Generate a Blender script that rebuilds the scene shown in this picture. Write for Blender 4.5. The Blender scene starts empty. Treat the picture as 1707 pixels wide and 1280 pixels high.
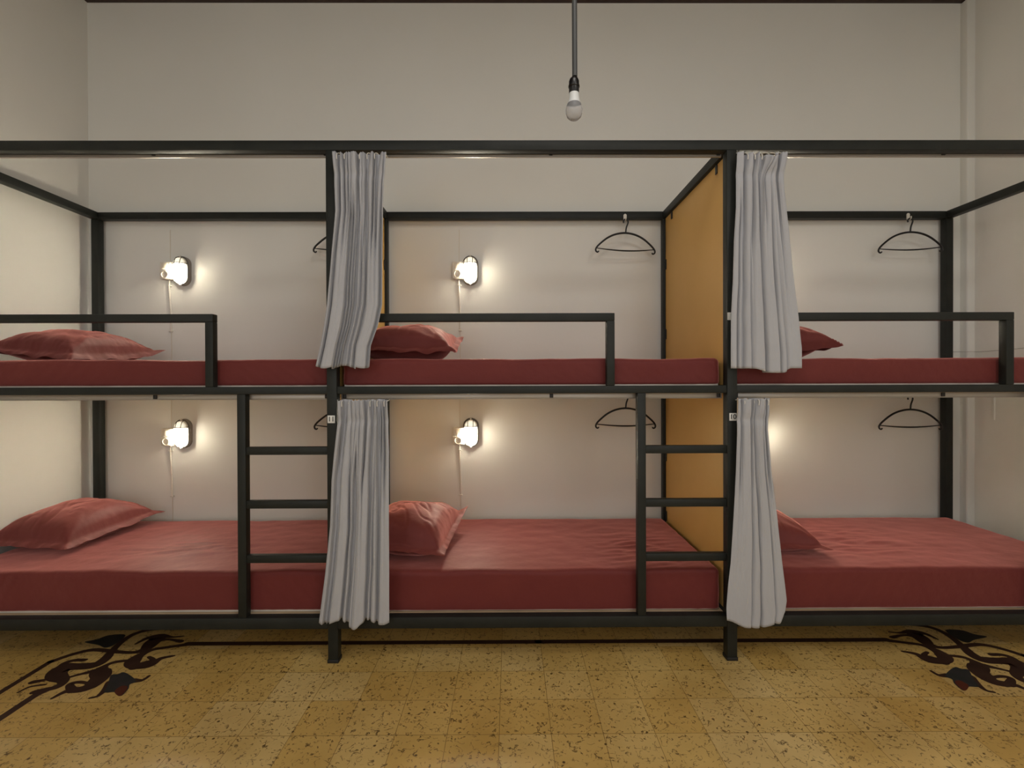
import bpy, bmesh, math, random
from math import sin, cos, pi, radians, exp
from mathutils import Vector, Matrix, noise
C = bpy.context.scene.collection
scene = bpy.context.scene

# ------------------------------------------------------------------ camera
cam_d = bpy.data.cameras.new('camera'); cam = bpy.data.objects.new('camera', cam_d); C.objects.link(cam)
cam_d.sensor_width = 36.0; cam_d.sensor_fit = 'HORIZONTAL'; cam_d.lens = 794.85/1707*36.0
cam_d.clip_start = 0.02; cam_d.clip_end = 60
cam.matrix_world = (Matrix.Translation((0, -2.379, 1.4037)) @ Matrix.Rotation(radians(-.2868), 4, 'Z')
                    @ Matrix.Rotation(radians(90-.2827), 4, 'X') @ Matrix.Rotation(radians(-.1822), 4, 'Z'))
scene.camera = cam

# ------------------------------------------------------------------ world, fill lights, exposure
w = bpy.data.worlds.new('world'); scene.world = w; w.use_nodes = True
w.node_tree.nodes['Background'].inputs[0].default_value = (.75, .85, 1, 1)
w.node_tree.nodes['Background'].inputs[1].default_value = .6
scene.view_settings.view_transform = 'Standard'; scene.view_settings.look = 'None'
scene.view_settings.gamma = 1; scene.view_settings.use_curve_mapping = False
scene.view_settings.exposure = 0.14
def area(name, loc, rot, sx, sy, power, col):
    d = bpy.data.lights.new(name, 'AREA'); d.shape = 'RECTANGLE'; d.size = sx; d.size_y = sy
    d.energy = power; d.color = col
    o = bpy.data.objects.new(name, d); C.objects.link(o); o.location = loc; o.rotation_euler = rot
    return o
# two added fill lights at the openings in the unseen wall behind the camera
for wx in (-1.45, 1.45):
    area('window_fill', (wx, -4.66, 1.85), (radians(90), 0, 0), 1.3, 2.5, 16, (1.0, .96, .91))
# three added fill lights under the ceiling, out of the frame
for cx, cy, pw in ((-1.7, -3.5, .75), (1.9, -3.3, 1.4), (.3, -1.9, .85)):
    area('ceiling_fill', (cx, cy, 4.06), (0, 0, 0), .9, .9, 66/3*pw, (1.0, .95, .88))

# ------------------------------------------------------------------ helpers
def mat(name, col, rough=.5, metal=0, spec=.5, **kw):
    m = bpy.data.materials.new(name); m.use_nodes = True
    b = m.node_tree.nodes['Principled BSDF']
    b.inputs['Base Color'].default_value = (*col, 1); b.inputs['Roughness'].default_value = rough
    b.inputs['Metallic'].default_value = metal; b.inputs['Specular IOR Level'].default_value = spec
    for k, v in kw.items(): b.inputs[k.replace('_', ' ')].default_value = v
    return m
def nd(m, t, **inp):
    n = m.node_tree.nodes.new(t)
    for k, v in inp.items():
        n.inputs[k.replace('_', ' ')].default_value = v
    return n
def lk(m, a, b): m.node_tree.links.new(a, b)
def noisy(m, col2, scale=3., lo=.35, hi=.65, bump=0., bscale=40., detail=4.):
    """second colour mixed in by object-space noise, and a fine bump"""
    nt = m.node_tree; b = nt.nodes['Principled BSDF']
    tc = nt.nodes.new('ShaderNodeTexCoord')
    n = nd(m, 'ShaderNodeTexNoise', Scale=scale, Detail=detail); lk(m, tc.outputs['Object'], n.inputs['Vector'])
    r = nt.nodes.new('ShaderNodeValToRGB'); r.color_ramp.elements[0].position = lo; r.color_ramp.elements[1].position = hi
    r.color_ramp.elements[0].color = b.inputs['Base Color'].default_value[:]; r.color_ramp.elements[1].color = (*col2, 1)
    lk(m, n.outputs['Fac'], r.inputs['Fac']); lk(m, r.outputs['Color'], b.inputs['Base Color'])
    if bump:
        n2 = nd(m, 'ShaderNodeTexNoise', Scale=bscale, Detail=6.); lk(m, tc.outputs['Object'], n2.inputs['Vector'])
        bp = nd(m, 'ShaderNodeBump', Strength=bump, Distance=.01); lk(m, n2.outputs['Fac'], bp.inputs['Height'])
        lk(m, bp.outputs['Normal'], b.inputs['Normal'])
    return m
def link(name, me, parent=None, loc=(0, 0, 0)):
    o = bpy.data.objects.new(name, me); C.objects.link(o); o.location = loc
    if parent: o.parent = parent
    return o
def obj(name, bm, m, parent=None, loc=(0, 0, 0), smooth=True, angle=42):
    me = bpy.data.meshes.new(name)
    bmesh.ops.recalc_face_normals(bm, faces=bm.faces)
    if smooth:
        for f in bm.faces: f.smooth = True
        a = radians(25 if id(bm) in BOXES else angle)
        for e in bm.edges:
            if len(e.link_faces) == 2 and e.calc_face_angle(0) > a: e.smooth = False
    BOXES.discard(id(bm))
    bm.to_mesh(me); bm.free()
    for x in (m if isinstance(m, (list, tuple)) else [m]): me.materials.append(x)
    return link(name, me, parent, loc)
def tag(o, label=None, cat=None, group=None, kind=None):
    if label: o['label'] = label
    if cat: o['category'] = cat
    if group: o['group'] = group
    if kind: o['kind'] = kind
    return o
def thing(name, loc, label, cat, group=None, rot=(0, 0, 0)):
    o = bpy.data.objects.new(name, None); C.objects.link(o); o.location = loc; o.rotation_euler = rot
    o.empty_display_size = .1
    return tag(o, label, cat, group)
def struct(name, bm, m, parent=None, **k):
    o = obj(name, bm, m, parent, **k); o['kind'] = 'structure'; return o
def copy_tree(o, parent=None):
    c = o.copy(); C.objects.link(c); c.parent = parent
    for ch in [x for x in bpy.data.objects if x.parent == o and x.users_collection]:
        copy_tree(ch, c)
    return c
BOXES = set()
def bx(bm, x0, x1, y0, y1, z0, z1, bev=0., seg=2):
    BOXES.add(id(bm))
    r = bmesh.ops.create_cube(bm, size=1)
    vs = r['verts']
    for v in vs:
        v.co = Vector((x0 if v.co.x < 0 else x1, y0 if v.co.y < 0 else y1, z0 if v.co.z < 0 else z1))
    if bev:
        es = list({e for v in vs for e in v.link_edges})
        bmesh.ops.bevel(bm, geom=es, offset=bev, segments=seg, affect='EDGES', profile=.5)
    return bm
def box(x0, x1, y0, y1, z0, z1, bev=0., seg=2): return bx(bmesh.new(), x0, x1, y0, y1, z0, z1, bev, seg)
def spline(pts, n=6, closed=False):
    """catmull-rom through tuples of any length"""
    P = [tuple(p) for p in pts]; out = []
    N = len(P)
    for i in range(N if closed else N-1):
        if closed: p0, p1, p2, p3 = P[i-1], P[i], P[(i+1) % N], P[(i+2) % N]
        else: p0, p1, p2, p3 = P[max(i-1, 0)], P[i], P[i+1], P[min(i+2, N-1)]
        for k in range(n):
            t = k/n
            out.append(tuple(.5*((2*b)+(-a+c)*t+(2*a-5*b+4*c-d)*t*t+(-a+3*b-3*c+d)*t**3) for a, b, c, d in zip(p0, p1, p2, p3)))
    if not closed: out.append(P[-1])
    return out
def tube(bm, pts, r, seg=10, cap=True, flat=1., closed=False):
    """round tube; r a number or a list; flat squashes it along y"""
    pts = [Vector(p) for p in pts]; rings = []
    up = Vector((0, 1, 0)); n = len(pts)
    for i, p in enumerate(pts):
        if closed: t = pts[(i+1) % n]-pts[i-1]
        else: t = pts[min(i+1, n-1)]-pts[max(i-1, 0)]
        t.normalize(); u = up-t*up.dot(t)
        if u.length < .05: u = Vector((1, 0, 0))-t*t.x
        u.normalize(); v = t.cross(u)
        rr = r[i] if isinstance(r, (list, tuple)) else r
        rings.append([bm.verts.new(p+u*cos(2*pi*k/seg)*rr*flat+v*sin(2*pi*k/seg)*rr) for k in range(seg)])
    for i in range(n if closed else n-1):
        a, b = rings[i], rings[(i+1) % n]
        for k in range(seg): bm.faces.new((a[k], a[(k+1) % seg], b[(k+1) % seg], b[k]))
    if cap and not closed:
        bm.faces.new(rings[0][::-1]); bm.faces.new(rings[-1])
    return bm
def lathe(bm, prof, seg=24, axis='z', c=(0, 0, 0)):
    rings = []
    for r, z in prof:
        ring = []
        for k in range(seg):
            a = 2*pi*k/seg
            co = (c[0]+r*cos(a), c[1]+r*sin(a), c[2]+z) if axis == 'z' else (c[0]+r*cos(a), c[1]+z, c[2]+r*sin(a))
            ring.append(bm.verts.new(co))
        rings.append(ring)
    for a, b in zip(rings, rings[1:]):
        for k in range(seg): bm.faces.new((a[k], a[(k+1) % seg], b[(k+1) % seg], b[k]))
    bm.faces.new(rings[0][::-1]); bm.faces.new(rings[-1])
    return bm
def sm(a, b, x):
    t = max(0, min(1, (x-a)/(b-a))); return t*t*(3-2*t)
def interp(tab, x, k):
    """tab rows sorted by descending first column"""
    if x >= tab[0][0]: return tab[0][k]
    for a, b in zip(tab, tab[1:]):
        if x >= b[0]:
            t = (a[0]-x)/(a[0]-b[0]); return a[k]*(1-t)+b[k]*t
    return tab[-1][k]

# ------------------------------------------------------------------ materials
M = {}
M['wall'] = noisy(mat('wall_plaster', (.825, .818, .77), .75, spec=.25), (.855, .848, .80), 1.3, .3, .7, .12, 14.)
M['steel'] = noisy(mat('black_green_enamel', (.013, .015, .013), .5, spec=.3), (.018, .020, .017), 9., .35, .65, .05, 90.)
M['foot'] = mat('black_rubber', (.008, .008, .008), .6)
M['panel'] = noisy(mat('ochre_board', (.60, .36, .10), .55), (.66, .40, .125), 2.5, .3, .7, .05, 30.)
M['ply'] = noisy(mat('bare_plywood', (.42, .31, .19), .7), (.5, .38, .25), 6.)
M['track'] = mat('curtain_track_metal', (.46, .42, .37), .35, .3)
M['bracket'] = mat('bracket_iron', (.012, .011, .010), .5)
M['white'] = mat('white_plastic', (.80, .76, .68), .4)
M['cream'] = mat('cream_plastic', (.74, .67, .55), .4)
M['lampbody'] = mat('lamp_grey_metal', (.28, .25, .22), .5)
M['guardw'] = mat('lamp_guard_wire', (.12, .11, .10), .45)
M['black'] = mat('black_plastic', (.006, .005, .005), .35)
M['conduit'] = mat('grey_conduit', (.06, .063, .063), .5)
M['ink'] = mat('printed_ink', (.01, .01, .012), .6)
M['tag'] = mat('tag_plastic', (.78, .78, .75), .5)
M['core'] = noisy(mat('mattress_white', (.70, .66, .60), .9), (.6, .56, .5), 7.)
M['inlay'] = noisy(mat('inlay_brown_cement', (.030, .012, .008), .5), (.045, .02, .012), 12.)
M['inlay2'] = noisy(mat('inlay_slate_cement', (.018, .022, .020), .5), (.03, .028, .03), 12.)
M['inlay3'] = mat('inlay_red_cement', (.085, .018, .008), .5)
M['wood'] = noisy(mat('dark_ceiling_wood', (.035, .016, .011), .6), (.05, .025, .016), 5.)
def cloth(name, c1, c2, sheen, rough, weave=.25, wscale=900., stint=(1, .40, .36, 1)):
    m = mat(name, c1, rough, spec=.25); noisy(m, c2, 4., .3, .7)
    b = m.node_tree.nodes['Principled BSDF']
    b.inputs['Sheen Weight'].default_value = sheen; b.inputs['Sheen Roughness'].default_value = .45
    b.inputs['Sheen Tint'].default_value = stint
    tc = m.node_tree.nodes.new('ShaderNodeTexCoord')
    n1 = nd(m, 'ShaderNodeTexNoise', Scale=wscale, Detail=2.); lk(m, tc.outputs['Object'], n1.inputs['Vector'])
    n2 = nd(m, 'ShaderNodeTexNoise', Scale=22., Detail=5.); lk(m, tc.outputs['Object'], n2.inputs['Vector'])
    b1 = nd(m, 'ShaderNodeBump', Strength=weave, Distance=.001); lk(m, n1.outputs['Fac'], b1.inputs['Height'])
    b2 = nd(m, 'ShaderNodeBump', Strength=.22, Distance=.01); lk(m, n2.outputs['Fac'], b2.inputs['Height'])
    lk(m, b1.outputs['Normal'], b2.inputs['Normal']); lk(m, b2.outputs['Normal'], b.inputs['Normal'])
    return m
M['sheet'] = cloth('burgundy_sheet', (.135, .0205, .019), (.15, .0245, .021), 1.0, .6)
M['case'] = cloth('burgundy_pillowcase', (.135, .026, .024), (.155, .031, .027), .9, .6)
M['curtain'] = cloth('grey_curtain_cloth', (.44, .445, .475), (.46, .465, .49), .1, .85, .4, 700., (1, 1, 1, 1))

def floor_mat():
    m = mat('speckled_ochre_tile', (.5, .35, .1), .33, spec=.45)
    nt = m.node_tree; b = nt.nodes['Principled BSDF']
    tc = nt.nodes.new('ShaderNodeTexCoord'); T = .2075
    mp = nt.nodes.new('ShaderNodeMapping'); lk(m, tc.outputs['Object'], mp.inputs['Vector'])
    mp.inputs['Location'].default_value = (-FX0/T, -FY0/T, 0); mp.inputs['Scale'].default_value = (1/T, 1/T, 1/T)
    br = nt.nodes.new('ShaderNodeTexBrick'); lk(m, mp.outputs['Vector'], br.inputs['Vector'])
    br.offset = 0; br.squash = 1
    for k, v in {'Scale': 1., 'Mortar Size': .007, 'Mortar Smooth': .3, 'Bias': 0., 'Brick Width': 1., 'Row Height': 1.}.items(): br.inputs[k].default_value = v
    br.inputs['Color1'].default_value = (0, 0, 0, 1); br.inputs['Color2'].default_value = (1, 1, 1, 1)
    # each tile its own tone
    r = nt.nodes.new('ShaderNodeValToRGB')
    e = r.color_ramp.elements; e[0].color = (.58, .375, .095, 1); e[1].color = (.65, .465, .165, 1)
    e.new(.5).color = (.62, .42, .122, 1)
    lk(m, br.outputs['Color'], r.inputs['Fac'])
    # cloudy variation
    cl = nd(m, 'ShaderNodeTexNoise', Scale=2.3, Detail=5.); lk(m, tc.outputs['Object'], cl.inputs['Vector'])
    r2 = nt.nodes.new('ShaderNodeValToRGB'); e = r2.color_ramp.elements
    e[0].position = .35; e[0].color = (.84, .80, .80, 1); e[1].position = .68; e[1].color = (1.08, 1.1, 1.3, 1)
    lk(m, cl.outputs['Fac'], r2.inputs['Fac'])
    mx = nt.nodes.new('ShaderNodeMix'); mx.data_type = 'RGBA'; mx.blend_type = 'MULTIPLY'; mx.inputs[0].default_value = 1
    lk(m, r.outputs['Color'], mx.inputs[6]); lk(m, r2.outputs['Color'], mx.inputs[7])
    # curly brown speckles: thin iso-bands of noise, gated by another noise
    s1 = nd(m, 'ShaderNodeTexNoise', Scale=30., Detail=2.0, Distortion=1.0); lk(m, tc.outputs['Object'], s1.inputs['Vector'])
    b1 = nt.nodes.new('ShaderNodeValToRGB'); e = b1.color_ramp.elements
    e[0].position = .465; e[0].color = (0, 0, 0, 1); e[1].position = .535; e[1].color = (0, 0, 0, 1)
    e.new(.5).color = (1, 1, 1, 1)
    lk(m, s1.outputs['Fac'], b1.inputs['Fac'])
    s2 = nd(m, 'ShaderNodeTexNoise', Scale=38., Detail=1.); lk(m, tc.outputs['Object'], s2.inputs['Vector'])
    b2 = nt.nodes.new('ShaderNodeValToRGB'); e = b2.color_ramp.elements
    e[0].position = .485; e[0].color = (0, 0, 0, 1); e[1].position = .53; e[1].color = (1, 1, 1, 1)
    lk(m, s2.outputs['Fac'], b2.inputs['Fac'])
    mul = nd(m, 'ShaderNodeMath'); mul.operation = 'MULTIPLY'; lk(m, b1.outputs['Color'], mul.inputs[0]); lk(m, b2.outputs['Color'], mul.inputs[1])
    # dark dots
    v = nd(m, 'ShaderNodeTexVoronoi', Scale=22.); lk(m, tc.outputs['Object'], v.inputs['Vector'])
    dt = nt.nodes.new('ShaderNodeValToRGB'); e = dt.color_ramp.elements
    e[0].position = .09; e[0].color = (1, 1, 1, 1); e[1].position = .16; e[1].color = (0, 0, 0, 1)
    lk(m, v.outputs['Distance'], dt.inputs['Fac'])
    s3 = nd(m, 'ShaderNodeTexNoise', Scale=19., Detail=1.); lk(m, tc.outputs['Object'], s3.inputs['Vector'])
    b3 = nt.nodes.new('ShaderNodeValToRGB'); e = b3.color_ramp.elements
    e[0].position = .5; e[0].color = (0, 0, 0, 1); e[1].position = .56; e[1].color = (1, 1, 1, 1)
    lk(m, s3.outputs['Fac'], b3.inputs['Fac'])
    mul2 = nd(m, 'ShaderNodeMath'); mul2.operation = 'MULTIPLY'; lk(m, dt.outputs['Color'], mul2.inputs[0]); lk(m, b3.outputs['Color'], mul2.inputs[1])
    mxm = nd(m, 'ShaderNodeMath'); mxm.operation = 'MAXIMUM'; lk(m, mul.outputs[0], mxm.inputs[0]); lk(m, mul2.outputs[0], mxm.inputs[1])
    sc = nd(m, 'ShaderNodeMath'); sc.operation = 'MULTIPLY'; sc.inputs[1].default_value = .93; lk(m, mxm.outputs[0], sc.inputs[0])
    mx2 = nt.nodes.new('ShaderNodeMix'); mx2.data_type = 'RGBA'; lk(m, sc.outputs[0], mx2.inputs[0]); lk(m, mx.outputs[2], mx2.inputs[6])
    mx2.inputs[7].default_value = (.06, .028, .008, 1)
    # grout
    gm = nd(m, 'ShaderNodeMath'); gm.operation = 'MULTIPLY'; gm.inputs[1].default_value = .6; lk(m, br.outputs['Fac'], gm.inputs[0])
    mx3 = nt.nodes.new('ShaderNodeMix'); mx3.data_type = 'RGBA'; lk(m, gm.outputs[0], mx3.inputs[0]); lk(m, mx2.outputs[2], mx3.inputs[6])
    mx3.inputs[7].default_value = (.10, .055, .018, 1)
    lk(m, mx3.outputs[2], b.inputs['Base Color'])
    bp = nd(m, 'ShaderNodeBump', Strength=.25, Distance=.004); bp.invert = True
    lk(m, br.outputs['Fac'], bp.inputs['Height']); lk(m, bp.outputs['Normal'], b.inputs['Normal'])
    rn = nd(m, 'ShaderNodeMapRange'); rn.inputs[3].default_value = .34; rn.inputs[4].default_value = .55
    lk(m, cl.outputs['Fac'], rn.inputs[0]); lk(m, rn.outputs[0], b.inputs['Roughness'])
    return m
FX0, FY0 = -.461, -.488
M['floor'] = floor_mat()

# ------------------------------------------------------------------ the room
XL, XR, YB, YF, ZC = -3.021, 3.327, 1.07, -4.65, 4.144
struct('floor', box(XL-.15, XR+.15, YF-.15, YB+.15, -.1, 0), M['floor'], smooth=False)
struct('ceiling', box(XL-.15, XR+.15, YF-.15, YB+.15, ZC, ZC+.12), M['wood'], smooth=False)
struct('wall_back', box(XL-.15, XR+.15, YB, YB+.15, 0, ZC), M['wall'], smooth=False)
struct('wall_left', box(XL-.15, XL, YF, YB, 0, ZC), M['wall'], smooth=False)
struct('wall_right', box(XR, XR+.15, YF, YB, 0, ZC), M['wall'], smooth=False)
# the right wall steps into the room: a shallow pier fills the corner
struct('trim_1', box(XR-.055, XR+.01, YB-.055, YB+.01, 0, ZC-.014, .012, 3), M['wall'])
struct('trim_2', box(XL, XR, YB-.03, YB, ZC-.014, ZC, .002), M['wood'])
struct('trim_3', box(XR-.008, XR+.002, YB-.20, YB-.185, 1.13, 1.30, .003), M['wall'])
bm = bmesh.new()
wins = [(-1.45-.7, -1.45+.7), (1.45-.7, 1.45+.7)]; wz0, wz1 = .55, 3.15
bx(bm, XL, XR, YF-.15, YF, 0, wz0); bx(bm, XL, XR, YF-.15, YF, wz1, ZC)
bx(bm, XL, wins[0][0], YF-.15, YF, wz0, wz1); bx(bm, wins[0][1], wins[1][0], YF-.15, YF, wz0, wz1); bx(bm, wins[1][1], XR, YF-.15, YF, wz0, wz1)
struct('wall_front', bm, M['wall'], smooth=False)
for i, (a, b) in enumerate(wins):  # unseen windows, added as openings for the fill lights
    bm = bmesh.new()
    for x0, x1, z0, z1 in ((a, a+.06, wz0, wz1), (b-.06, b, wz0, wz1), (a+.06, b-.06, wz0, wz0+.06), (a+.06, b-.06, wz1-.06, wz1), ((a+b)/2-.025, (a+b)/2+.025, wz0+.06, wz1-.06)):
        bx(bm, x0, x1, YF-.12, YF-.06, z0, z1, .004)
    struct('window_%d' % (i+1), bm, M['wood'])

# floor inlay: border lines and scrolls of coloured cement
STROKES = [
 [(-2.317,0.024,0.0158),(-2.266,0.092,0.0147),(-2.192,0.133,0.0147),(-2.067,0.115,0.0136),(-1.966,0.107,0.0126),(-1.926,0.138,0.0273),(-1.936,0.203,0.0378),(-1.939,0.252,0.0357),(-1.993,0.247,0.0168),(-2.014,0.189,0.0073)],
 [(-1.915,0.264,0.0168),(-1.866,0.254,0.0084),(-1.814,0.263,0.0063)],
 [(-1.922,0.218,0.0189),(-1.865,0.230,0.0095),(-1.785,0.209,0.0126)],
 [(-1.926,0.352,0.0147),(-2.014,0.343,0.0147),(-2.080,0.317,0.0158),(-2.108,0.266,0.0158),(-2.104,0.190,0.0158),(-2.083,0.111,0.0189),(-2.061,0.043,0.0252),(-2.073,-0.004,0.0273),(-2.152,-0.016,0.0273),(-2.204,-0.032,0.0420),(-2.179,-0.086,0.0378),(-2.108,-0.127,0.0210),(-2.094,-0.172,0.0168),(-2.136,-0.193,0.0147),(-2.165,-0.209,0.0147)],
 [(-2.206,-0.038,0.0315),(-2.231,0.013,0.0168),(-2.209,0.038,0.0126),(-2.157,0.040,0.0126)],
 [(-2.208,-0.074,0.0147),(-2.198,-0.115,0.0105),(-2.243,-0.137,0.0147)],
 [(-2.166,-0.155,0.0063),(-2.221,-0.171,0.0063),(-2.236,-0.210,0.0052)],
 [(-2.133,-0.217,0.0178),(-2.114,-0.188,0.0136),(-2.103,-0.155,0.0105)],
 [(-1.938,0.033,0.0105),(-1.989,0.020,0.0126),(-2.009,-0.009,0.0147),(-2.002,-0.052,0.0357),(-1.960,-0.094,0.0378),(-1.947,-0.157,0.0357),(-1.967,-0.189,0.0252),(-2.022,-0.205,0.0147),(-2.041,-0.253,0.0073)],
 [(-1.999,-0.200,0.0189),(-2.053,-0.156,0.0126),(-2.026,-0.139,0.0105),(-1.973,-0.148,0.0073)],
 [(-2.022,-0.046,0.0168),(-2.078,-0.081,0.0095),(-2.117,-0.110,0.0095)],
 [(-1.732,0.179,0.0147),(-1.812,0.155,0.0126),(-1.881,0.130,0.0136),(-1.907,0.082,0.0231),(-1.904,0.029,0.0336),(-1.866,-0.010,0.0252),(-1.794,-0.007,0.0210),(-1.781,0.047,0.0147),(-1.730,0.073,0.0073)],
 [(-1.854,-0.017,0.0273),(-1.828,0.009,0.0210),(-1.812,0.037,0.0126),(-1.851,0.064,0.0084)],
 [(-1.874,-0.253,0.0063),(-1.850,-0.238,0.0084),(-1.856,-0.190,0.0147),(-1.873,-0.141,0.0210)],
 [(-1.779,-0.131,0.0168),(-1.739,-0.128,0.0095),(-1.730,-0.096,0.0073)],
]
PETALS = [
 [(-1.917,-0.089),(-1.892,-0.079),(-1.874,-0.065),(-1.814,-0.096),(-1.760,-0.136),(-1.771,-0.159),(-1.752,-0.192),(-1.746,-0.241),(-1.795,-0.214),(-1.843,-0.214),(-1.873,-0.158)],
 [(-2.306,0.207),(-2.263,0.234),(-2.232,0.276),(-2.143,0.279),(-2.121,0.190),(-2.143,0.150),(-2.206,0.177)],
]
def ribbon(bm, pts, z, mi):
    L = []
    n = len(pts)
    for i, p in enumerate(pts):
        a = Vector(pts[max(i-1, 0)][:2]); b = Vector(pts[min(i+1, n-1)][:2]); t = (b-a).normalized(); nn = Vector((-t.y, t.x))
        c = Vector(p[:2]); L.append((c+nn*p[2], c-nn*p[2]))
    vs = [(bm.verts.new((a.x, a.y, z)), bm.verts.new((b.x, b.y, z))) for a, b in L]
    for (a, b), (c, d) in zip(vs, vs[1:]):
        f = bm.faces.new((a, b, d, c)); f.material_index = mi
    for p in (pts[0], pts[-1]):      # round ends
        f = bm.faces.new([bm.verts.new((p[0]+p[2]*cos(k*pi/6), p[1]+p[2]*sin(k*pi/6), z+.00003)) for k in range(12)]); f.material_index = mi
def inlay(mirror):
    bm = bmesh.new(); z = .0006
    fx = (lambda x: .30-x) if mirror else (lambda x: x)
    for k, s in enumerate(STROKES):
        pts = [(fx(p[0]), p[1], p[2]*1.08) for p in spline(s, 8)]
        ribbon(bm, pts, z+.00004*k, 1 if k in (0, 3, 8, 11) and False else 0)
    for k, s in enumerate(PETALS):
        f = bm.faces.new([bm.verts.new((fx(p[0]), p[1], z+.0009)) for p in spline(s, 5, True)]); f.material_index = 1
    s = [(-1.80, -.17), (-1.775, -.172), (-1.757, -.195), (-1.75, -.242), (-1.795, -.216), (-1.805, -.195)]
    f = bm.faces.new([bm.verts.new((fx(p[0]), p[1], z+.0011)) for p in spline(s, 4, True)]); f.material_index = 2
    # border lines running on from the scroll
    def line(x0, y0, x1, y1, w):
        ribbon(bm, [(fx(x0), y0, w), (fx(x1), y1, w)], z, 0)
    line(-1.74, .186, .15, .186, .0185); line(-1.93, .352, .15, .352, .0145)
    line(-2.138, -.21, -2.138, -4.4, .0185); line(-2.318, .03, -2.318, -4.4, .0155)
    bmesh.ops.triangulate(bm, faces=[f for f in bm.faces if len(f.verts) > 4])
    for f in bm.faces:
        f.normal_update()
        if f.normal.z < 0: f.normal_flip()
    me = bpy.data.meshes.new('floor_inlay'); bm.to_mesh(me); bm.free()
    for k in ('inlay', 'inlay2', 'inlay3'): me.materials.append(M[k])
    o = link('floor_inlay', me, bpy.data.objects['floor']); o['kind'] = 'structure'; return o
inlay(False); inlay(True)

# ------------------------------------------------------------------ the bunk frame (one welded run of three bays, two decks)
P = [-2.944, -.9115, 1.0885, 3.106]; PW = .05; YBK = .997
ZT0, ZT1 = 2.557, 2.606; ZM0, ZM1 = 1.344, 1.382; ZL0, ZL1 = .171, .227
frame = thing('bunk_bed_frame', (0, 0, 0), 'long black steel two-deck bunk bed frame with ladders and ochre partitions, standing along the back wall', 'bunk bed')
frame['label'] = 'long black steel two-tier bunk frame with ladders and ochre partitions along the back wall'
def fpart(name, bm, m='steel', parent=None, **k): return obj(name, bm, M[m], parent or frame, **k)
for x in P:
    for y in (0, YBK):
        po = fpart('post', box(x, x+PW, y, y+PW, .012, ZT0, .003))
        fpart('foot_cap', box(x-.003, x+PW+.003, y-.003, y+PW+.003, 0, .018, .003), 'foot', po)
for y in (0, YBK):
    fpart('top_rail', box(P[0], P[3]+PW, y, y+PW, ZT0, ZT1, .003))
for i in range(4):
    x = P[i]
    fpart('side_rail', box(x, x+PW, PW, YBK, ZT0, ZT1, .003))
    e = .018 if i == 0 else PW-.005
    fpart('side_rail', box(x+.005, x+e, PW, YBK, ZM0, ZM1, .003))
    fpart('side_rail', box(x, x+e+.004, PW, YBK, ZL0, ZL1, .003))
for i in range(3):
    a, b = P[i]+PW, P[i+1]
    for y in (0, YBK):
        fpart('deck_rail', box(a, b, y+.004, y+.046, ZM0, ZM1, .003))
        fpart('deck_rail', box(a, b, y, y+PW, ZL0, ZL1, .003))
    fpart('bed_base', box(a, b, PW, YBK-.002, ZM0-.002, ZM0+.014), 'ply', smooth=False)
    fpart('bed_base', box(a, b, PW, YBK-.002, ZL1-.018, ZL1-.002), 'ply', smooth=False)
    # guard rail: a long arm from the left post that turns down to the deck
    g = (-1.478, .527, 2.537)[i]
    bm = box(a, g, .005, .045, 1.706, 1.746, .003); bx(bm, g-.04, g, .005, .045, ZM1, 1.7062, .003)
    fpart('guard_rail', bm)
    # ladder between a stile and the right post
    s0 = (-1.359, .641, 2.652)[i]
    ld = fpart('ladder', box(s0-.001, s0+.041, .003, .045, ZL1, ZM0, .003))
    for z in (1.041, .772, .499):
        fpart('rung', box(s0+.04, b, .008, .040, z, z+.039, .003), parent=ld)
    # curtain tracks under the rails
    for z, nm in ((2.551, 'upper'), (1.317, 'lower')):
        bm = box(a+.002, b-.002, .058, .064, z, z+.026, .001); bx(bm, a+.002, b-.002, .064, .078, z+.02, z+.026, .001); bx(bm, a+.002, b-.002, .058, .07, z-.002, z+.0035, .001)
        tr = fpart('curtain_track', bm, 'track')
        for x in (a+.02, (a+b)/2+.1, b-.02):
            fpart('track_bracket', box(x-.009, x+.009, .0505, .0575, z+.004, z+.028, .002), 'bracket', tr)
for i, x in ((1, P[1]+.025), (2, P[2]+.025)):
    for z0, z1 in ((ZM1+.001, ZT0-.002), (ZL1+.001, ZM0-.001)):
        pn = fpart('partition_panel', box(x-.006, x+.006, PW+.001, YBK-.001, z0, z1, .001), 'panel')
        spots = [('t', .16), ('t', .86), ('b', .72), ('b', .30), ('f', .86), ('f', .38)] if z1 > 2 else [('b', .58), ('b', .2), ('f', .86), ('f', .5), ('f', .15)]
        for k, t in spots:
            for sd in (-1, 1):
                q = x+sd*.007; q1 = x+sd*.012
                if k == 't': bm = box(min(q, q1), max(q, q1), t-.011, t+.011, z1-.05, z1+.001, .001); 
                else:
                    z = z0+(z1-z0)*t; yy = YBK-.012 if k == 'b' else PW+.012
                    bm = box(min(q, q1), max(q, q1), yy-.011, yy+.011, z-.035, z+.035, .001)
                fpart('bracket', bm, 'bracket', pn)

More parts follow.
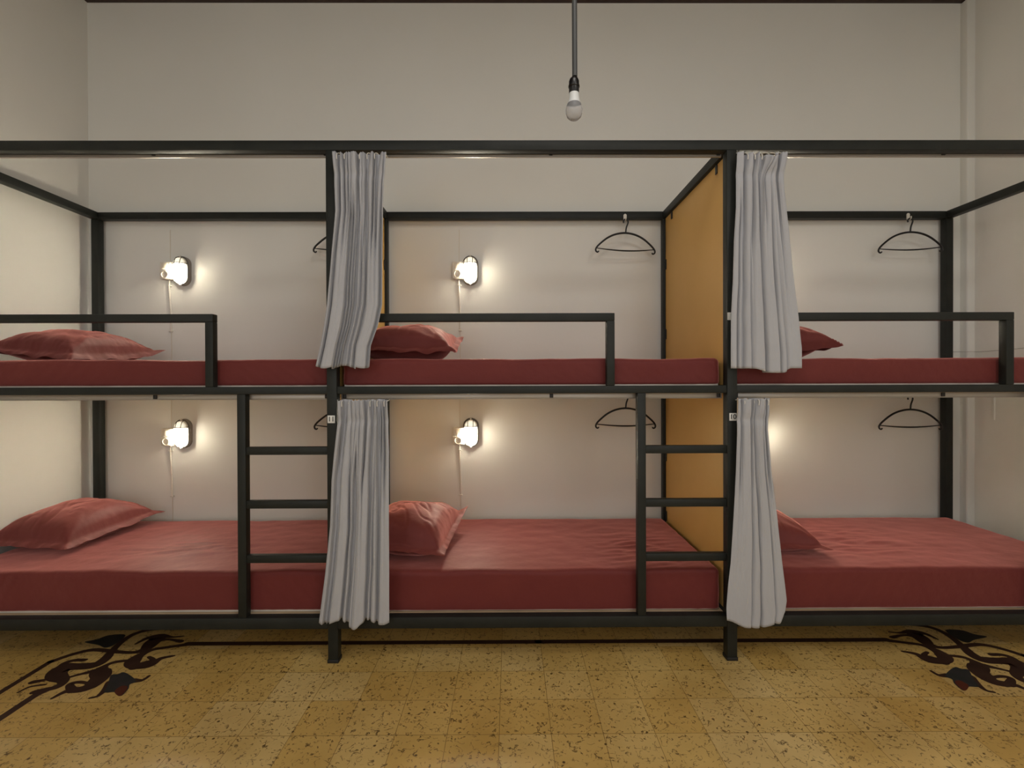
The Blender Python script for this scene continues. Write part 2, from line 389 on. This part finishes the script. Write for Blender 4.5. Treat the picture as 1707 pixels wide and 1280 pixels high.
# number tags on the posts
def number_tag(x, z, txt, label):
    t = thing('number_tag', (x, -.0005, z), label, 'number tag', 'number tags')
    bm = box(-.0185, .0185, -.002, .0002, -.019, .019, .001); obj('plate', bm, M['tag'], t)
    cu = bpy.data.curves.new('digits', 'FONT'); cu.body = txt; cu.size = .034; cu.align_x = 'CENTER'; cu.align_y = 'CENTER'; cu.extrude = .0003; cu.offset = .0004
    tmp = bpy.data.objects.new('tmp', cu); C.objects.link(tmp); bpy.context.view_layer.update()
    me = bpy.data.meshes.new_from_object(tmp.evaluated_get(bpy.context.evaluated_depsgraph_get()))
    bpy.data.objects.remove(tmp); me.materials.clear(); me.materials.append(M['ink'])
    me.transform(Matrix.Translation((0, -.0024, 0)) @ Matrix.Rotation(radians(90), 4, 'X'))
    link('digits', me, t)
number_tag(-.8885, 1.219, '11', 'small white tag reading 11 on the lower left front post')
number_tag(1.1165, 1.224, '10', 'small white tag reading 10 on the right front post beside the lower curtain')
number_tag(1.1075, 1.727, '1', 'small white tag half hidden behind the upper right curtain')

# ------------------------------------------------------------------ mattresses
def gridbox(X, Y, Z, nx, ny, nz, r):
    """rounded box 0..X,0..Y,0..Z with gridded faces"""
    bm = bmesh.new()
    def fc(n1, n2, f):
        g = [[bm.verts.new(f(i/n1, j/n2)) for j in range(n2+1)] for i in range(n1+1)]
        for i in range(n1):
            for j in range(n2): bm.faces.new((g[i][j], g[i+1][j], g[i+1][j+1], g[i][j+1]))
    fc(nx, ny, lambda a, b: (a*X, b*Y, Z)); fc(nx, ny, lambda a, b: (a*X, b*Y, 0))
    fc(nx, nz, lambda a, b: (a*X, 0, b*Z)); fc(nx, nz, lambda a, b: (a*X, Y, b*Z))
    fc(ny, nz, lambda a, b: (0, a*Y, b*Z)); fc(ny, nz, lambda a, b: (X, a*Y, b*Z))
    bmesh.ops.remove_doubles(bm, verts=bm.verts, dist=1e-5)
    for v in bm.verts:
        c = Vector((min(max(v.co.x, r), X-r), min(max(v.co.y, r), Y-r), max(min(v.co.z, Z-r), min(.012, r))))
        d = v.co-c
        rr = Vector((r, r, r if v.co.z > Z/2 else .012))
        if d.length > 1e-9:
            dn = d.normalized(); v.co = c+Vector((dn.x*rr.x, dn.y*rr.y, dn.z*rr.z))
    return bm
def mattress(x0, x1, z, ydeep, seed, H, label, group, lift=.014, ruck=None):
    X, Y = x1-x0, ydeep
    t = thing('mattress', (x0, .056, z), label, 'mattress', group)
    core = gridbox(X-.016, Y-.022, .05, 40, 10, 2, .01)
    for v in core.verts:
        v.co.x += .008; v.co.y += .013
        v.co.z += .0025*noise.noise(Vector((v.co.x*5+seed, v.co.y*3, 0))) if v.co.z > .02 else 0
    obj('mattress_core', core, M['core'], t)
    bm = gridbox(X, Y, H-lift, 220, 70, 20, .026); rn = random.Random(seed)
    for v in bm.verts:
        p = v.co; fx, fy, fz = p.x, p.y, p.z/(H-lift)
        top = sm(.85, 1, fz)
        ce = exp(-fx/.22)+exp(-(X-fx)/.22)            # near the ends
        n1 = noise.noise(Vector((fx*3+seed, fy*3, seed*.7))); n2 = noise.noise(Vector((fx*9+seed, fy*14, 3+seed)))
        dz = top*(.006*n1+.0025*n2)
        if ruck:                                       # a patch of soft creases on the top
            cx, cy, rx, ry = ruck; q = exp(-((fx-cx)/rx)**2-((fy-cy)/ry)**2)
            dz += top*q*.010*(abs(noise.noise(Vector((fx*4+fy*7+seed, fy*19-fx*4, 1.3))))*2.2-.5)
        # front and back faces: slanting pulls towards the corners
        sd = 1-top
        k1 = noise.noise(Vector((fx*26+fz*(3 if fx > X/2 else -3)+seed, fz*1.2, 7)))
        k2 = noise.noise(Vector((fx*5+seed, fz*1.6, 11)))
        dy = sd*(.0035*k2+(.0028*ce+.0008)*k1)
        if fy < .04: p.y += max(dy, -.004)+.006*sd*abs(2*fz-1)**2*0+.004
        elif fy > Y-.04: p.y -= .004
        kx = noise.noise(Vector((fy*16+seed, fz*2, 2)))
        if fx < .03: p.x += .004+.003*kx
        elif fx > X-.03: p.x -= .004+.003*kx
        # gathered rim just below the top edge
        rim = exp(-((fz-.86)/.1)**2)
        if fy < .05: p.y += rim*.0016*noise.noise(Vector((fx*70+seed, 0, 5)))*(.5+ce)
        p.z += dz
        if fz < .05: p.z += .0015*max(0, noise.noise(Vector((fx*2.2+seed*3, 0, 9))))   # hem rides up in places
    for v in bm.verts: v.co.z += lift
    obj('fitted_sheet', bm, M['sheet'], t, angle=60)
    return t
bays = [(P[0]+.026, P[1]-.004), (P[1]+PW+.004, P[2]-.004), (P[2]+PW+.004, P[3]-.004)]
nm = ['left', 'middle', 'right']
grpm = 'mattresses in burgundy fitted sheets'
LZ = ZL1-.0015; UZ = ZM0+.0145
low_lab = ['burgundy sheeted mattress on the lower bunk at the left, white underside edge showing widest',
           'burgundy sheeted mattress on the lower middle bunk, between the two full ladders',
           'burgundy sheeted mattress on the lower right bunk with rumpled creases on top']
up_lab = ['burgundy sheeted mattress on the upper left bunk, behind the leftmost guard rail',
          'burgundy sheeted mattress on the upper middle bunk beside the ochre partition',
          'burgundy sheeted mattress on the upper right bunk, behind the rightmost guard rail']
for i, (a, b) in enumerate(bays):
    mattress(a, b, LZ, .935, 3.1+i*5, .437-LZ, low_lab[i], grpm, lift=(.009, .002, .003)[i], ruck=((1.05, .35, .3, .12), (1.6, .3, .2, .3), (.75, .42, .42, .26))[i])
    mattress(a, b, UZ, .935, 8.7+i*4, 1.521-UZ, up_lab[i], grpm, lift=.0265)

# ------------------------------------------------------------------ pillows
def pillow(loc, rz, a, b, T, seed, label, tilt=(0, 0), corners=(.0, .0, .0, .0), zf=.055, fl=.87, wr=1., dr=.012):
    """a,b half sizes incl. flange; T thickness; corners lift: (-x-y, +x-y, -x+y, +x+y)"""
    t = thing('pillow', loc, label, 'pillow', 'pillows in burgundy flanged cases', (radians(tilt[0]), radians(tilt[1]), radians(rz)))
    N = 76; bm = bmesh.new(); G = []
    hs = {}
    for side in (1, -1):
        g = []
        for i in range(N+1):
            row = []
            for j in range(N+1):
                u = -1+2*i/N; v = -1+2*j/N
                ub, vb = min(1, abs(u)/fl), min(1, abs(v)/fl)
                h = ((1-ub**2.5)*(1-vb**2.5)); h = max(h, 0)**.47
                pin = .085
                x = a*u*(1-pin*(1-v*v)**.8); y = b*v*(1-pin*(1-u*u)**.8)
                n1 = noise.noise(Vector((u*2.2+seed, v*2.2, side*3.)))
                # creases radiating from the corners and gathers along the seam
                cu, cv = (1 if u > 0 else -1), (1 if v > 0 else -1)
                ang = math.atan2(v-cv*.95, u-cu*.95); dist = math.hypot(u-cu*.95, v-cv*.95)
                rad = noise.noise(Vector((ang*3.4+cu*5+seed, cv*7., dist*.8)))*exp(-((dist-.38)/.3)**2)
                gath = .3*noise.noise(Vector((u*11+seed, v*11, 4)))*exp(-((max(ub, vb)-.93)/.12)**2)
                big = abs(noise.noise(Vector((u*3.1+v*2+seed*2, v*1.6-u*1.2, 8))))
                lift = 0
                for (sx, sy), c in zip(((-1, -1), (1, -1), (-1, 1), (1, 1)), corners):
                    lift += c*max(0, (1+sx*u)/2)**3*max(0, (1+sy*v)/2)**3
                seam = zf+.007*noise.noise(Vector((u*3+seed, v*3, 0)))*wr
                fr = max(0, max(abs(u), abs(v))-fl)/(1-fl)
                seam += fr*wr*(.013*noise.noise(Vector((u*4.5+seed, v*4.5, 2))))-dr*fr**1.3
                if side > 0: z = seam+.0022+(T-zf)*h*(1+.06*n1)+h*wr*(.015*rad-.022*max(0, .12-big)*4*.5)+wr*.008*gath
                else: z = seam-.0022-(zf)*min(1, h*1.25)*(1)+.004*n1*h
                z += lift
                if i in (0, N) or j in (0, N):
                    key = (i, j)
                    if key not in hs: hs[key] = bm.verts.new((x, y, z-.0015*side))
                    row.append(hs[key])
                else: row.append(bm.verts.new((x, y, max(z, .001) if side < 0 else z)))
            g.append(row)
        for i in range(N):
            for j in range(N): bm.faces.new((g[i][j], g[i+1][j], g[i+1][j+1], g[i][j+1]))
    ob = obj('pillowcase', bm, M['case'], t, angle=80)
    # stitched seam where the flange begins
    return t
UP = 1.521; LO = .437
pillow((-2.728, .64, LO), -4, .288, .350, .215, 1.3, 'burgundy pillow on the lower left bunk, lying against the left end, lit from the lamp', (1, 1), (.0, .0, .02, .02), zf=.07, dr=.022)
pillow((-2.68, .60, UP), -2, .285, .345, .205, 6.1, 'creased burgundy pillow on the upper left bunk, behind the guard rail', (0, 3), (.03, .0, .0, .085), zf=.06, wr=1.3, dr=.03)
pillow((-.595, .46, LO), -6, .285, .315, .235, 12.4, 'plump burgundy pillow on the lower middle bunk beside the curtain, its flange curling', (0, 2), (.02, .0, .02, .10), zf=.075, wr=1.4)
pillow((-.590, .46, UP), 2, .300, .330, .215, 4.9, 'dark burgundy pillow on the upper middle bunk with its lit far corner lifted', (3, 0), (.05, .02, .03, .12), zf=.075, wr=1.2, dr=.03)
pillow((1.50, .48, UP), 0, .300, .310, .21, 9.6, 'dark burgundy pillow mostly hidden behind the upper right curtain, pointed corner lifted', (0, 0), (.0, .03, .0, .02), zf=.09, fl=.88, dr=.05)
pillow((1.475, .50, LO), -4, .300, .300, .20, 15.2, 'dark burgundy pillow on the lower right bunk, only its corner showing beside the curtain', (0, 2), (.0, .015, .0, .0), zf=.06)

# ------------------------------------------------------------------ curtains
def curtain(tab, y0, nfine, ncoarse, seed, label, hem, amp=.024, twist=0., tr_z=2.553, bulge=0., flap=None):
    """tab rows (z, xleft, xright) from the top down; hem(u) extra drop"""
    rn = random.Random(seed)
    ztop = tab[0][0]; zbot = tab[-1][0]; xm = (tab[0][1]+tab[0][2])/2
    t = thing('curtain', (xm, y0, zbot), label, 'curtain', 'grey pleated bunk curtains')
    def knots(n):
        u = [0.]
        for k in range(n): u.append(u[-1]+rn.choice((.45, .7, .9, 1.2, 1.9)))
        u = [q/u[-1] for q in u]; h = [rn.choice((.16, .35, .7, 1., 1.15)) for k in range(n+1)]
        return u, h
    ks = [knots(nfine), knots(ncoarse)]
    skew = [rn.uniform(-1, 1) for _ in range(ncoarse+1)]
    def fold(kn, u, w, sig):
        """flat panels with narrow deep valleys between them; w is the curtain width in metres"""
        us, hs = kn
        u = min(max(u, 0), .99999)
        for k in range(len(us)-1):
            if us[k] <= u <= us[k+1]:
                s = (u-us[k])/(us[k+1]-us[k]); dl = (u-us[k])*w; dr = (us[k+1]-u)*w
                va = 0 if k == 0 else abs(hs[k])*exp(-(dl/(sig*1.7))**1.5)
                vb = 0 if k == len(us)-2 else abs(hs[k+1])*exp(-(dr/(sig*.8))**1.5)
                bow = -.16*sin(pi*s)**.5
                return bow+.28*(s-.5)*(1 if k % 2 else -1)+2.5*max(va, vb)+.30*(hs[k]-.5), k, s, max(va, vb)
        return 0, 0, 0, 0
    NU, NV = 720, 90; bm = bmesh.new(); g = []
    for j in range(NV+1):
        v = (j/NV)**1.15; z = ztop+(zbot-ztop)*v; d = ztop-z; row = []
        xl, xr = interp(tab, z, 1), interp(tab, z, 2)
        wf = 1-sm(.10, .55, d); wc = sm(.10, .50, d)
        pinch = exp(-((d-.10)/.022)**2)
        for i in range(NU+1):
            u = i/NU
            uu = u+.018*noise.noise(Vector((u*2+seed, z*1.1, 0)))*sin(pi*u)+twist*(v-.5)*sin(pi*u)*.10
            f1, k1, s1, v1 = fold(ks[0], u, xr-xl, .0035+.003*(1-sm(0, .09, d))); f2, k2, s2, v2 = fold(ks[1], uu, xr-xl, .0042)
            head = f1*(1-.3*pinch)*amp*1.05-.006*(1-sm(0, .10, d))+.006*pinch
            low = f2*amp*(.8+.3*v)*(1+.35*noise.noise(Vector((k2*3.3, z*1.7, seed))))
            y = wf*head+wc*low+f1*wc*.35*amp*(1-v)**1.5
            y += .0018*noise.noise(Vector((u*24+seed, z*9, 5)))+.010*noise.noise(Vector((u*2+seed, z*1.3, 8)))*v
            # folds lean over each other: the valley tucks in under the panel on its left
            ph = sin(pi*s2)*(1 if f2 > 0 else -1)
            x = xl+(xr-xl)*u+sin(pi*u)**.5*(wc*.004*sin(2*pi*s2)*skew[k2]+.004*noise.noise(Vector((u*15, z*5, seed+2)))*wc)
            x += wf*.0035*sin(2*pi*s1)*(1 if k1 % 2 else -1)*sin(pi*u)**.5
            x -= sin(pi*u)**.5*(.0075*v2*wc+.0035*v1*wf)
            zz = z-hem(u)*sm(.55, 1, v)
            y += bulge*sm(.1, .9, v)
            if flap:
                fu, fr = flap; q = exp(-((u-fu)/fr)**2)*sm(.13, .0, d) if d < .13 else 0
                y -= .028*q; zz -= .03*q*sm(.13, 0, d); x += .02*q
            if j == 0: zz += .004*noise.noise(Vector((u*14+seed, 0, 0)))+.004*(1 if f1 > 0 else 0)
            row.append(bm.verts.new((x-xm, min(y, .030), zz-zbot)))
        g.append(row)
    for j in range(NV):
        for i in range(NU): bm.faces.new((g[j][i], g[j][i+1], g[j+1][i+1], g[j+1][i]))
    # doubled hem: thickness by offset shell
    bmesh.ops.recalc_face_normals(bm, faces=bm.faces)
    o = obj('cloth', bm, M['curtain'], t, angle=80)
    so = o.modifiers.new('thickness', 'SOLIDIFY'); so.thickness = .0018; so.offset = 0
    # white hooks that carry the heading from the track
    n = 7
    for k in range(n):
        u = (k+.5)/n; x = tab[0][1]+(tab[0][2]-tab[0][1])*u
        hk = bmesh.new(); yb = .060-y0
        tube(hk, spline([(x-xm, yb, tr_z-zbot-.001), (x-xm, yb-.006, tr_z-.007-zbot), (x-xm, yb*.5, tr_z-.010-zbot), (x-xm, .004, ztop-.004-zbot), (x-xm, .002, ztop-.03-zbot)], 5), .0022, 6)
        obj('curtain_hook', hk, M['white'], t)
    return t
c1 = [(2.522, -.858, -.599), (2.387, -.851, -.612), (2.242, -.847, -.617), (2.183, -.853, -.617), (2.038, -.868, -.619), (1.784, -.892, -.621), (1.687, -.907, -.641), (1.585, -.925, -.679), (1.483, -.949, -.686)]
c2 = [(1.314, -.838, -.597), (1.208, -.840, -.594), (1.067, -.857, -.591), (.924, -.872, -.592), (.692, -.882, -.593), (.463, -.907, -.592), (.225, -.939, -.593)]
c3 = [(2.518, 1.118, 1.362), (2.385, 1.115, 1.345), (2.254, 1.114, 1.356), (2.093, 1.103, 1.371), (1.885, 1.097, 1.392), (1.726, 1.088, 1.412), (1.565, 1.085, 1.429), (1.465, 1.085, 1.429)]
c4 = [(1.314, 1.119, 1.282), (1.168, 1.117, 1.271), (.948, 1.110, 1.287), (.727, 1.098, 1.314), (.506, 1.084, 1.336), (.397, 1.071, 1.347), (.285, 1.063, 1.359), (.225, 1.066, 1.35)]
CY = -.047
curtain(c1, CY, 12, 9, 11, 'grey pleated curtain bunched at the upper left post, tapering towards its middle', lambda u: .012*sin(u*9)+.010*(u > .3)*(u < .75))
curtain(c2, CY, 13, 9, 23, 'grey pleated curtain hanging straight in front of the lower left post below tag 11', lambda u: .012*sin(u*16)+.018*sm(.35, .5, u)*(1-sm(.5, .7, u)), tr_z=1.319)
curtain(c3, CY, 10, 7, 37, 'grey pleated curtain bunched at the upper right post with a folded-over heading', lambda u: .022*sm(.3, .6, u)*(1-sm(.75, .85, u)), flap=(.62, .09))
curtain(c4, CY, 8, 4, 52, 'wide flaring grey curtain hanging at the lower right post below tag 10', lambda u: .035*sm(0, .35, u)*(1-.6*sm(.6, .9, u))-.055*sm(.9, 1, u), amp=.019, tr_z=1.319)

# ------------------------------------------------------------------ bulkhead lamps, sockets
def stadium(rx, rz, n=40, e=2.6):
    out = []
    for k in range(n):
        a = 2*pi*k/n; c, s = cos(a), sin(a)
        L = rz-rx        # straight part
        out.append((rx*c, rx*s+(L if s >= 0 else -L)))
    return out
def loft(bm, rings, cap0=True, cap1=True):
    R = [[bm.verts.new(p) for p in r] for r in rings]; n = len(R[0])
    for a, b in zip(R, R[1:]):
        for k in range(n): bm.faces.new((a[k], a[(k+1) % n], b[(k+1) % n], b[k]))
    if cap0: bm.faces.new(R[0][::-1])
    if cap1: bm.faces.new(R[-1])
    return bm
def lens_mat():
    m = bpy.data.materials.new('lit_lamp_glass'); m.use_nodes = True; nt = m.node_tree
    b = nt.nodes['Principled BSDF']; b.inputs['Base Color'].default_value = (.7, .62, .5, 1); b.inputs['Roughness'].default_value = .3
    tc = nt.nodes.new('ShaderNodeTexCoord'); sp = nt.nodes.new('ShaderNodeSeparateXYZ'); lk(m, tc.outputs['Object'], sp.inputs[0])
    mr = nt.nodes.new('ShaderNodeMapRange'); mr.interpolation_type = 'SMOOTHSTEP'
    mr.inputs[1].default_value = .046; mr.inputs[2].default_value = .014; mr.inputs[3].default_value = 0.9; mr.inputs[4].default_value = 185.0
    lk(m, sp.outputs['Z'], mr.inputs[0])
    # the bulb sits close behind the front of the glass: the rim of the dome glows less
    my = nt.nodes.new('ShaderNodeMapRange'); my.interpolation_type = 'SMOOTHSTEP'
    my.inputs[1].default_value = -.040; my.inputs[2].default_value = -.066; my.inputs[3].default_value = .05; my.inputs[4].default_value = 1.
    lk(m, sp.outputs['Y'], my.inputs[0])
    mu = nt.nodes.new('ShaderNodeMath'); mu.operation = 'MULTIPLY'; lk(m, mr.outputs[0], mu.inputs[0]); lk(m, my.outputs[0], mu.inputs[1])
    lk(m, mu.outputs[0], b.inputs['Emission Strength'])
    b.inputs['Emission Color'].default_value = (1, .905, .70, 1)
    return m
LM = lens_mat()
def make_lamp():
    t = thing('bulkhead_lamp', (0, YB, 0), '', 'wall lamp')
    R0 = stadium(.056, .105)
    def ring(s, y, dr=0): return [(x*s, y, z*(s+dr*(1-s))) for x, z in R0]
    bm = bmesh.new(); loft(bm, [ring(1., 0), ring(1., -.022), ring(.97, -.027), ring(.90, -.030), ring(.86, -.030)]); obj('lamp_base', bm, M['lampbody'], t)
    rings = []
    for k in range(13):
        a = k/12*pi/2; s = cos(a)**.55 if k < 12 else .12
        rings.append([(x*.84*s, -.030-.048*sin(a), z*.84*(.35+.65*s) if 0 else z*.84*s+0) for x, z in R0])
    bm = bmesh.new()
    # keep the dome long: shrink the stadium by inset rather than by scale
    rings = []
    for k in range(13):
        a = k/12*pi/2; rx = max(.047*cos(a)**.6, .004); rings.append([(x, -.030-.038*sin(a), z) for x, z in stadium(rx, rx+.047)])
    loft(bm, rings); obj('lamp_glass', bm, LM, t)
    # wire guard: rim, one cross bar high up, two long bars
    bm = bmesh.new()
    tube(bm, [(x*.90, -.034, z*.95) for x, z in R0], .0032, 8, closed=True)
    gu = obj('lamp_guard', bm, M['guardw'], t)
    bm = bmesh.new()
    def arcp(fx, n=14): return [fx(k/n) for k in range(n+1)]
    tube(bm, [(-.051+.102*s, -.034-.046*sin(pi*s)**.5, .048) for s in [k/16 for k in range(17)]], .0026, 8)
    obj('guard_bar', bm, M['guardw'], gu)
    for sx in (-.019, .019):
        bm = bmesh.new()
        tube(bm, [(sx, -.034-.046*sin(pi*s)**.42, .097-.194*s) for s in [k/22 for k in range(23)]], .0024, 8)
        obj('guard_bar', bm, M['guardw'], gu)
    for sz in (-1, 1):
        bm = bmesh.new(); lathe(bm, [(.0065, 0), (.0065, -.012), (.004, -.016)], 12, 'y', (0, -.030, sz*.1015)); obj('screw_knob', bm, M['white'], t)
    return t
def make_socket():
    t = thing('wall_socket', (0, YB, 0), '', 'socket')
    obj('back_box', box(-.034, .046, -.040, 0, -.062, .062, .005), M['cream'], t)
    obj('switch_plate', box(-.037, .037, -.046, -.040, .002, .060, .003), M['white'], t)
    sw = box(-.020, .020, -.0525, -.046, .012, .050, .002); sw2 = obj('switch', sw, M['cream'], t)
    obj('socket_plate', box(-.037, .037, -.046, -.040, -.060, .000, .003), M['white'], t)
    bm = bmesh.new(); lathe(bm, [(.024, -.046), (.025, -.051), (.0225, -.052), (.0205, -.044), (.0005, -.044)][0:5], 28, 'y', (0, 0, -.030))
    so = obj('socket_ring', bm, M['cream'], t)
    for sx in (-.009, .009):
        bm = bmesh.new(); lathe(bm, [(.0025, -.0438), (.0025, -.0452)], 10, 'y', (sx, 0, -.030)); obj('pin_hole', bm, M['ink'], so)
    # surface cable below: sleeve with a clip and an end cap, then a thin bare wire
    bm = bmesh.new(); tube(bm, spline([(.006, -.012, -.062), (.007, -.012, -.14), (.010, -.010, -.22), (.013, -.008, -.30), (.014, -.008, -.425)], 6), .0062, 10, flat=.7)
    cs = obj('cable_sleeve', bm, M['white'], t)
    obj('cable_clip', box(-.004, .022, -.018, 0, -.107, -.100, .002), M['white'], cs)
    obj('sleeve_cap', box(.003, .026, -.016, 0, -.433, -.423, .002), M['white'], cs)
    bm = bmesh.new(); tube(bm, [(.012, -.0025, -.43), (.014, -.0025, -.55), (.013, -.0025, -.66)], .0018, 8)
    obj('bare_wire', bm, M['cream'], t)
    bm = bmesh.new(); tube(bm, [(.008, -.0025, .062), (.009, -.0025, .30)], .0016, 8)
    obj('bare_wire', bm, M['cream'], t)
    return t
lamp0 = make_lamp(); sock0 = make_socket()
LX = [(-2.343, -2.446), (-.279, -.369), (1.785, 1.695)]
ll = {(0, 0): 'lit oval caged lamp above the upper left bunk', (1, 0): 'lit oval caged lamp above the upper middle bunk',
      (2, 0): 'lit oval caged lamp hidden behind the upper right curtain, only its glow showing',
      (0, 1): 'lit oval caged lamp over the lower left bunk pillow', (1, 1): 'lit oval caged lamp over the lower middle bunk, right of the curtain',
      (2, 1): 'lit oval caged lamp hidden behind the lower right curtain, its glow on the wall'}
ls = {k: v.split(',')[0].replace('lit oval caged lamp', 'cream switch and socket').replace(' hidden', ' fitting hidden') for k, v in ll.items()}
first = True
for i, (xl, xs) in enumerate(LX):
    for lv, (zl, zs) in enumerate(((2.203, 2.202), (1.039, 1.015))):
        a = lamp0 if first else copy_tree(lamp0); b = sock0 if first else copy_tree(sock0); first = False
        a.location = (xl, YB, zl); b.location = (xs, YB, zs)
        tag(a, ll[(i, lv)], 'wall lamp', 'caged reading lamps'); tag(b, ls[(i, lv)], 'socket', 'switch and socket boxes')
ls2 = {}

# ------------------------------------------------------------------ clothes hangers on white clips
def make_hanger():
    t = thing('coat_hanger', (0, 0, 0), '', 'hanger')          # origin at the neck
    bm = bmesh.new()
    hook = spline([(-.016, 0, .070), (-.0175, 0, .082), (-.010, 0, .094), (.002, 0, .097), (.012, 0, .090), (.015, 0, .076), (.011, 0, .060), (.004, 0, .040), (.001, 0, .020), (0, 0, .0)], 6)
    tube(bm, hook, .0052, 10); obj('hook', bm, M['black'], t)
    bm = bmesh.new()
    arm = spline([(-.190, 0, -.133), (-.199, 0, -.141), (-.211, 0, -.132), (-.209, 0, -.113), (-.185, 0, -.084), (-.13, 0, -.039), (-.07, 0, -.011), (0, 0, 0),
                  (.07, 0, -.011), (.13, 0, -.039), (.185, 0, -.084), (.209, 0, -.113), (.211, 0, -.132), (.199, 0, -.141), (.190, 0, -.133)], 7)
    n = len(arm); tube(bm, arm, [.0044+.0024*sin(pi*k/(n-1))**.7 for k in range(n)], 10); obj('shoulder_bar', bm, M['black'], t)
    bm = bmesh.new(); bar = spline([(-.205, 0, -.113), (-.1, 0, -.122), (0, 0, -.125), (.1, 0, -.121), (.205, 0, -.110)], 7)
    n = len(bar); tube(bm, bar, [.0030+.0022*sin(pi*k/(n-1)) for k in range(n)], 8); obj('trouser_bar', bm, M['black'], t)
    return t
def make_clip():
    t = thing('clip_hook', (0, 0, 0), '', 'hook')
    bm = bmesh.new()
    loft(bm, [[(x, y, z) for x, z in stadium(.011, .024, 24)] for y in (.0, -.005)]); obj('clip_plate', bm, M['white'], t)
    bm = bmesh.new(); tube(bm, spline([(0, -.004, -.014), (0, -.012, -.024), (0, -.022, -.024), (0, -.028, -.016), (0, -.028, -.006)], 5), .0036, 8); obj('prong', bm, M['white'], t)
    return t
hg0 = make_hanger(); cp0 = make_clip()
H = [(-1.160, 2.452, 0, 3, 'black plastic hanger on the upper left bunk rail, one end showing left of the curtain'),
     (.820, 2.446, 0, 2, 'whole black plastic hanger hanging from the upper middle bunk rail'),
     (2.830, 2.449, 0, 0, 'black plastic hanger hanging from the upper right bunk rail beside the back post'),
     (-1.150, 1.207, 1, 4, 'black plastic hanger in the lower left bunk, one end showing beside tag 11'),
     (.818, 1.214, 1, 1, 'black plastic hanger in the lower middle bunk, crossed by the ladder stile'),
     (2.832, 1.198, 1, 0, 'black plastic hanger in the lower right bunk beside the back post')]
for k, (x, z, lo, rot, lab) in enumerate(H):
    h = hg0 if k == 0 else copy_tree(hg0); h.location = (x, YBK-.022, z); h.rotation_euler = (0, radians(rot*.6), radians((-3, 4, -5, 3, 2, -4)[k]))
    tag(h, lab, 'hanger', 'black coat hangers')
    c = cp0 if k == 0 else copy_tree(cp0)
    c.location = (x, YBK-.0006, z+.1165) if not lo else (x, YBK-.0006+.004, z+.1165)
    w_ = ('upper ', 'lower ')[lo]+('left', 'middle', 'right')[k % 3]
    tag(c, 'small white hook carrying the hanger at the back rail of the %s bunk' % w_, 'hook', 'white rail hooks')

# ------------------------------------------------------------------ pendant bulb
YP = -.63
pd = thing('pendant_bulb', (.239, YP, 2.361), 'unlit bare bulb in a black holder on a grey conduit hanging from the ceiling', 'pendant light')
bm = bmesh.new(); tube(bm, [(.003, 0, .158), (.001, 0, 1.0), (.0, 0, ZC-2.361)], .0095, 16); obj('conduit', bm, M['conduit'], pd)
bm = bmesh.new(); lathe(bm, [(.002, .165), (.006, .160), (.010, .153), (.015, .149), (.0185, .140), (.0185, .126), (.0205, .124), (.0205, .119), (.0185, .117), (.0185, .098), (.016, .094), (.001, .094)], 24); obj('bulb_holder', bm, M['black'], pd)
bm = bmesh.new(); tube(bm, [(.001, 0, .150), (.001, 0, .175)], .0025, 8); obj('flex', bm, M['black'], pd)
bw = mat('bulb_white_collar', (.70, .72, .72), .45); bg = mat('bulb_frosted_dome', (.80, .80, .82), .22, **{'Transmission_Weight': .72, 'IOR': 1.15})
bm = bmesh.new(); lathe(bm, [(.014, .098), (.0180, .096), (.0190, .08), (.0215, .066), (.0245, .058)], 28); obj('bulb_collar', bm, bw, pd)
bm = bmesh.new(); lathe(bm, [(.0245, .058), (.0285, .048), (.0305, .036), (.030, .024), (.026, .012), (.018, .004), (.009, .0006), (.001, 0)], 32); obj('bulb_glass', bm, bg, pd)

# thin wire strung along the right wall
bm = bmesh.new(); tube(bm, spline([(P[3]+PW+.004, YBK+.02, 1.606), (XR-.058, YBK-.02, 1.606), (XR-.004, YB-.13, 1.604), (XR-.004, .6, 1.612), (XR-.004, .1, 1.616), (XR-.004, -1.2, 1.62)], 4), .0016, 6)
tag(obj('wall_wire', bm, M['lampbody']), 'thin grey wire strung along the right wall beside the upper right bunk', 'wire')
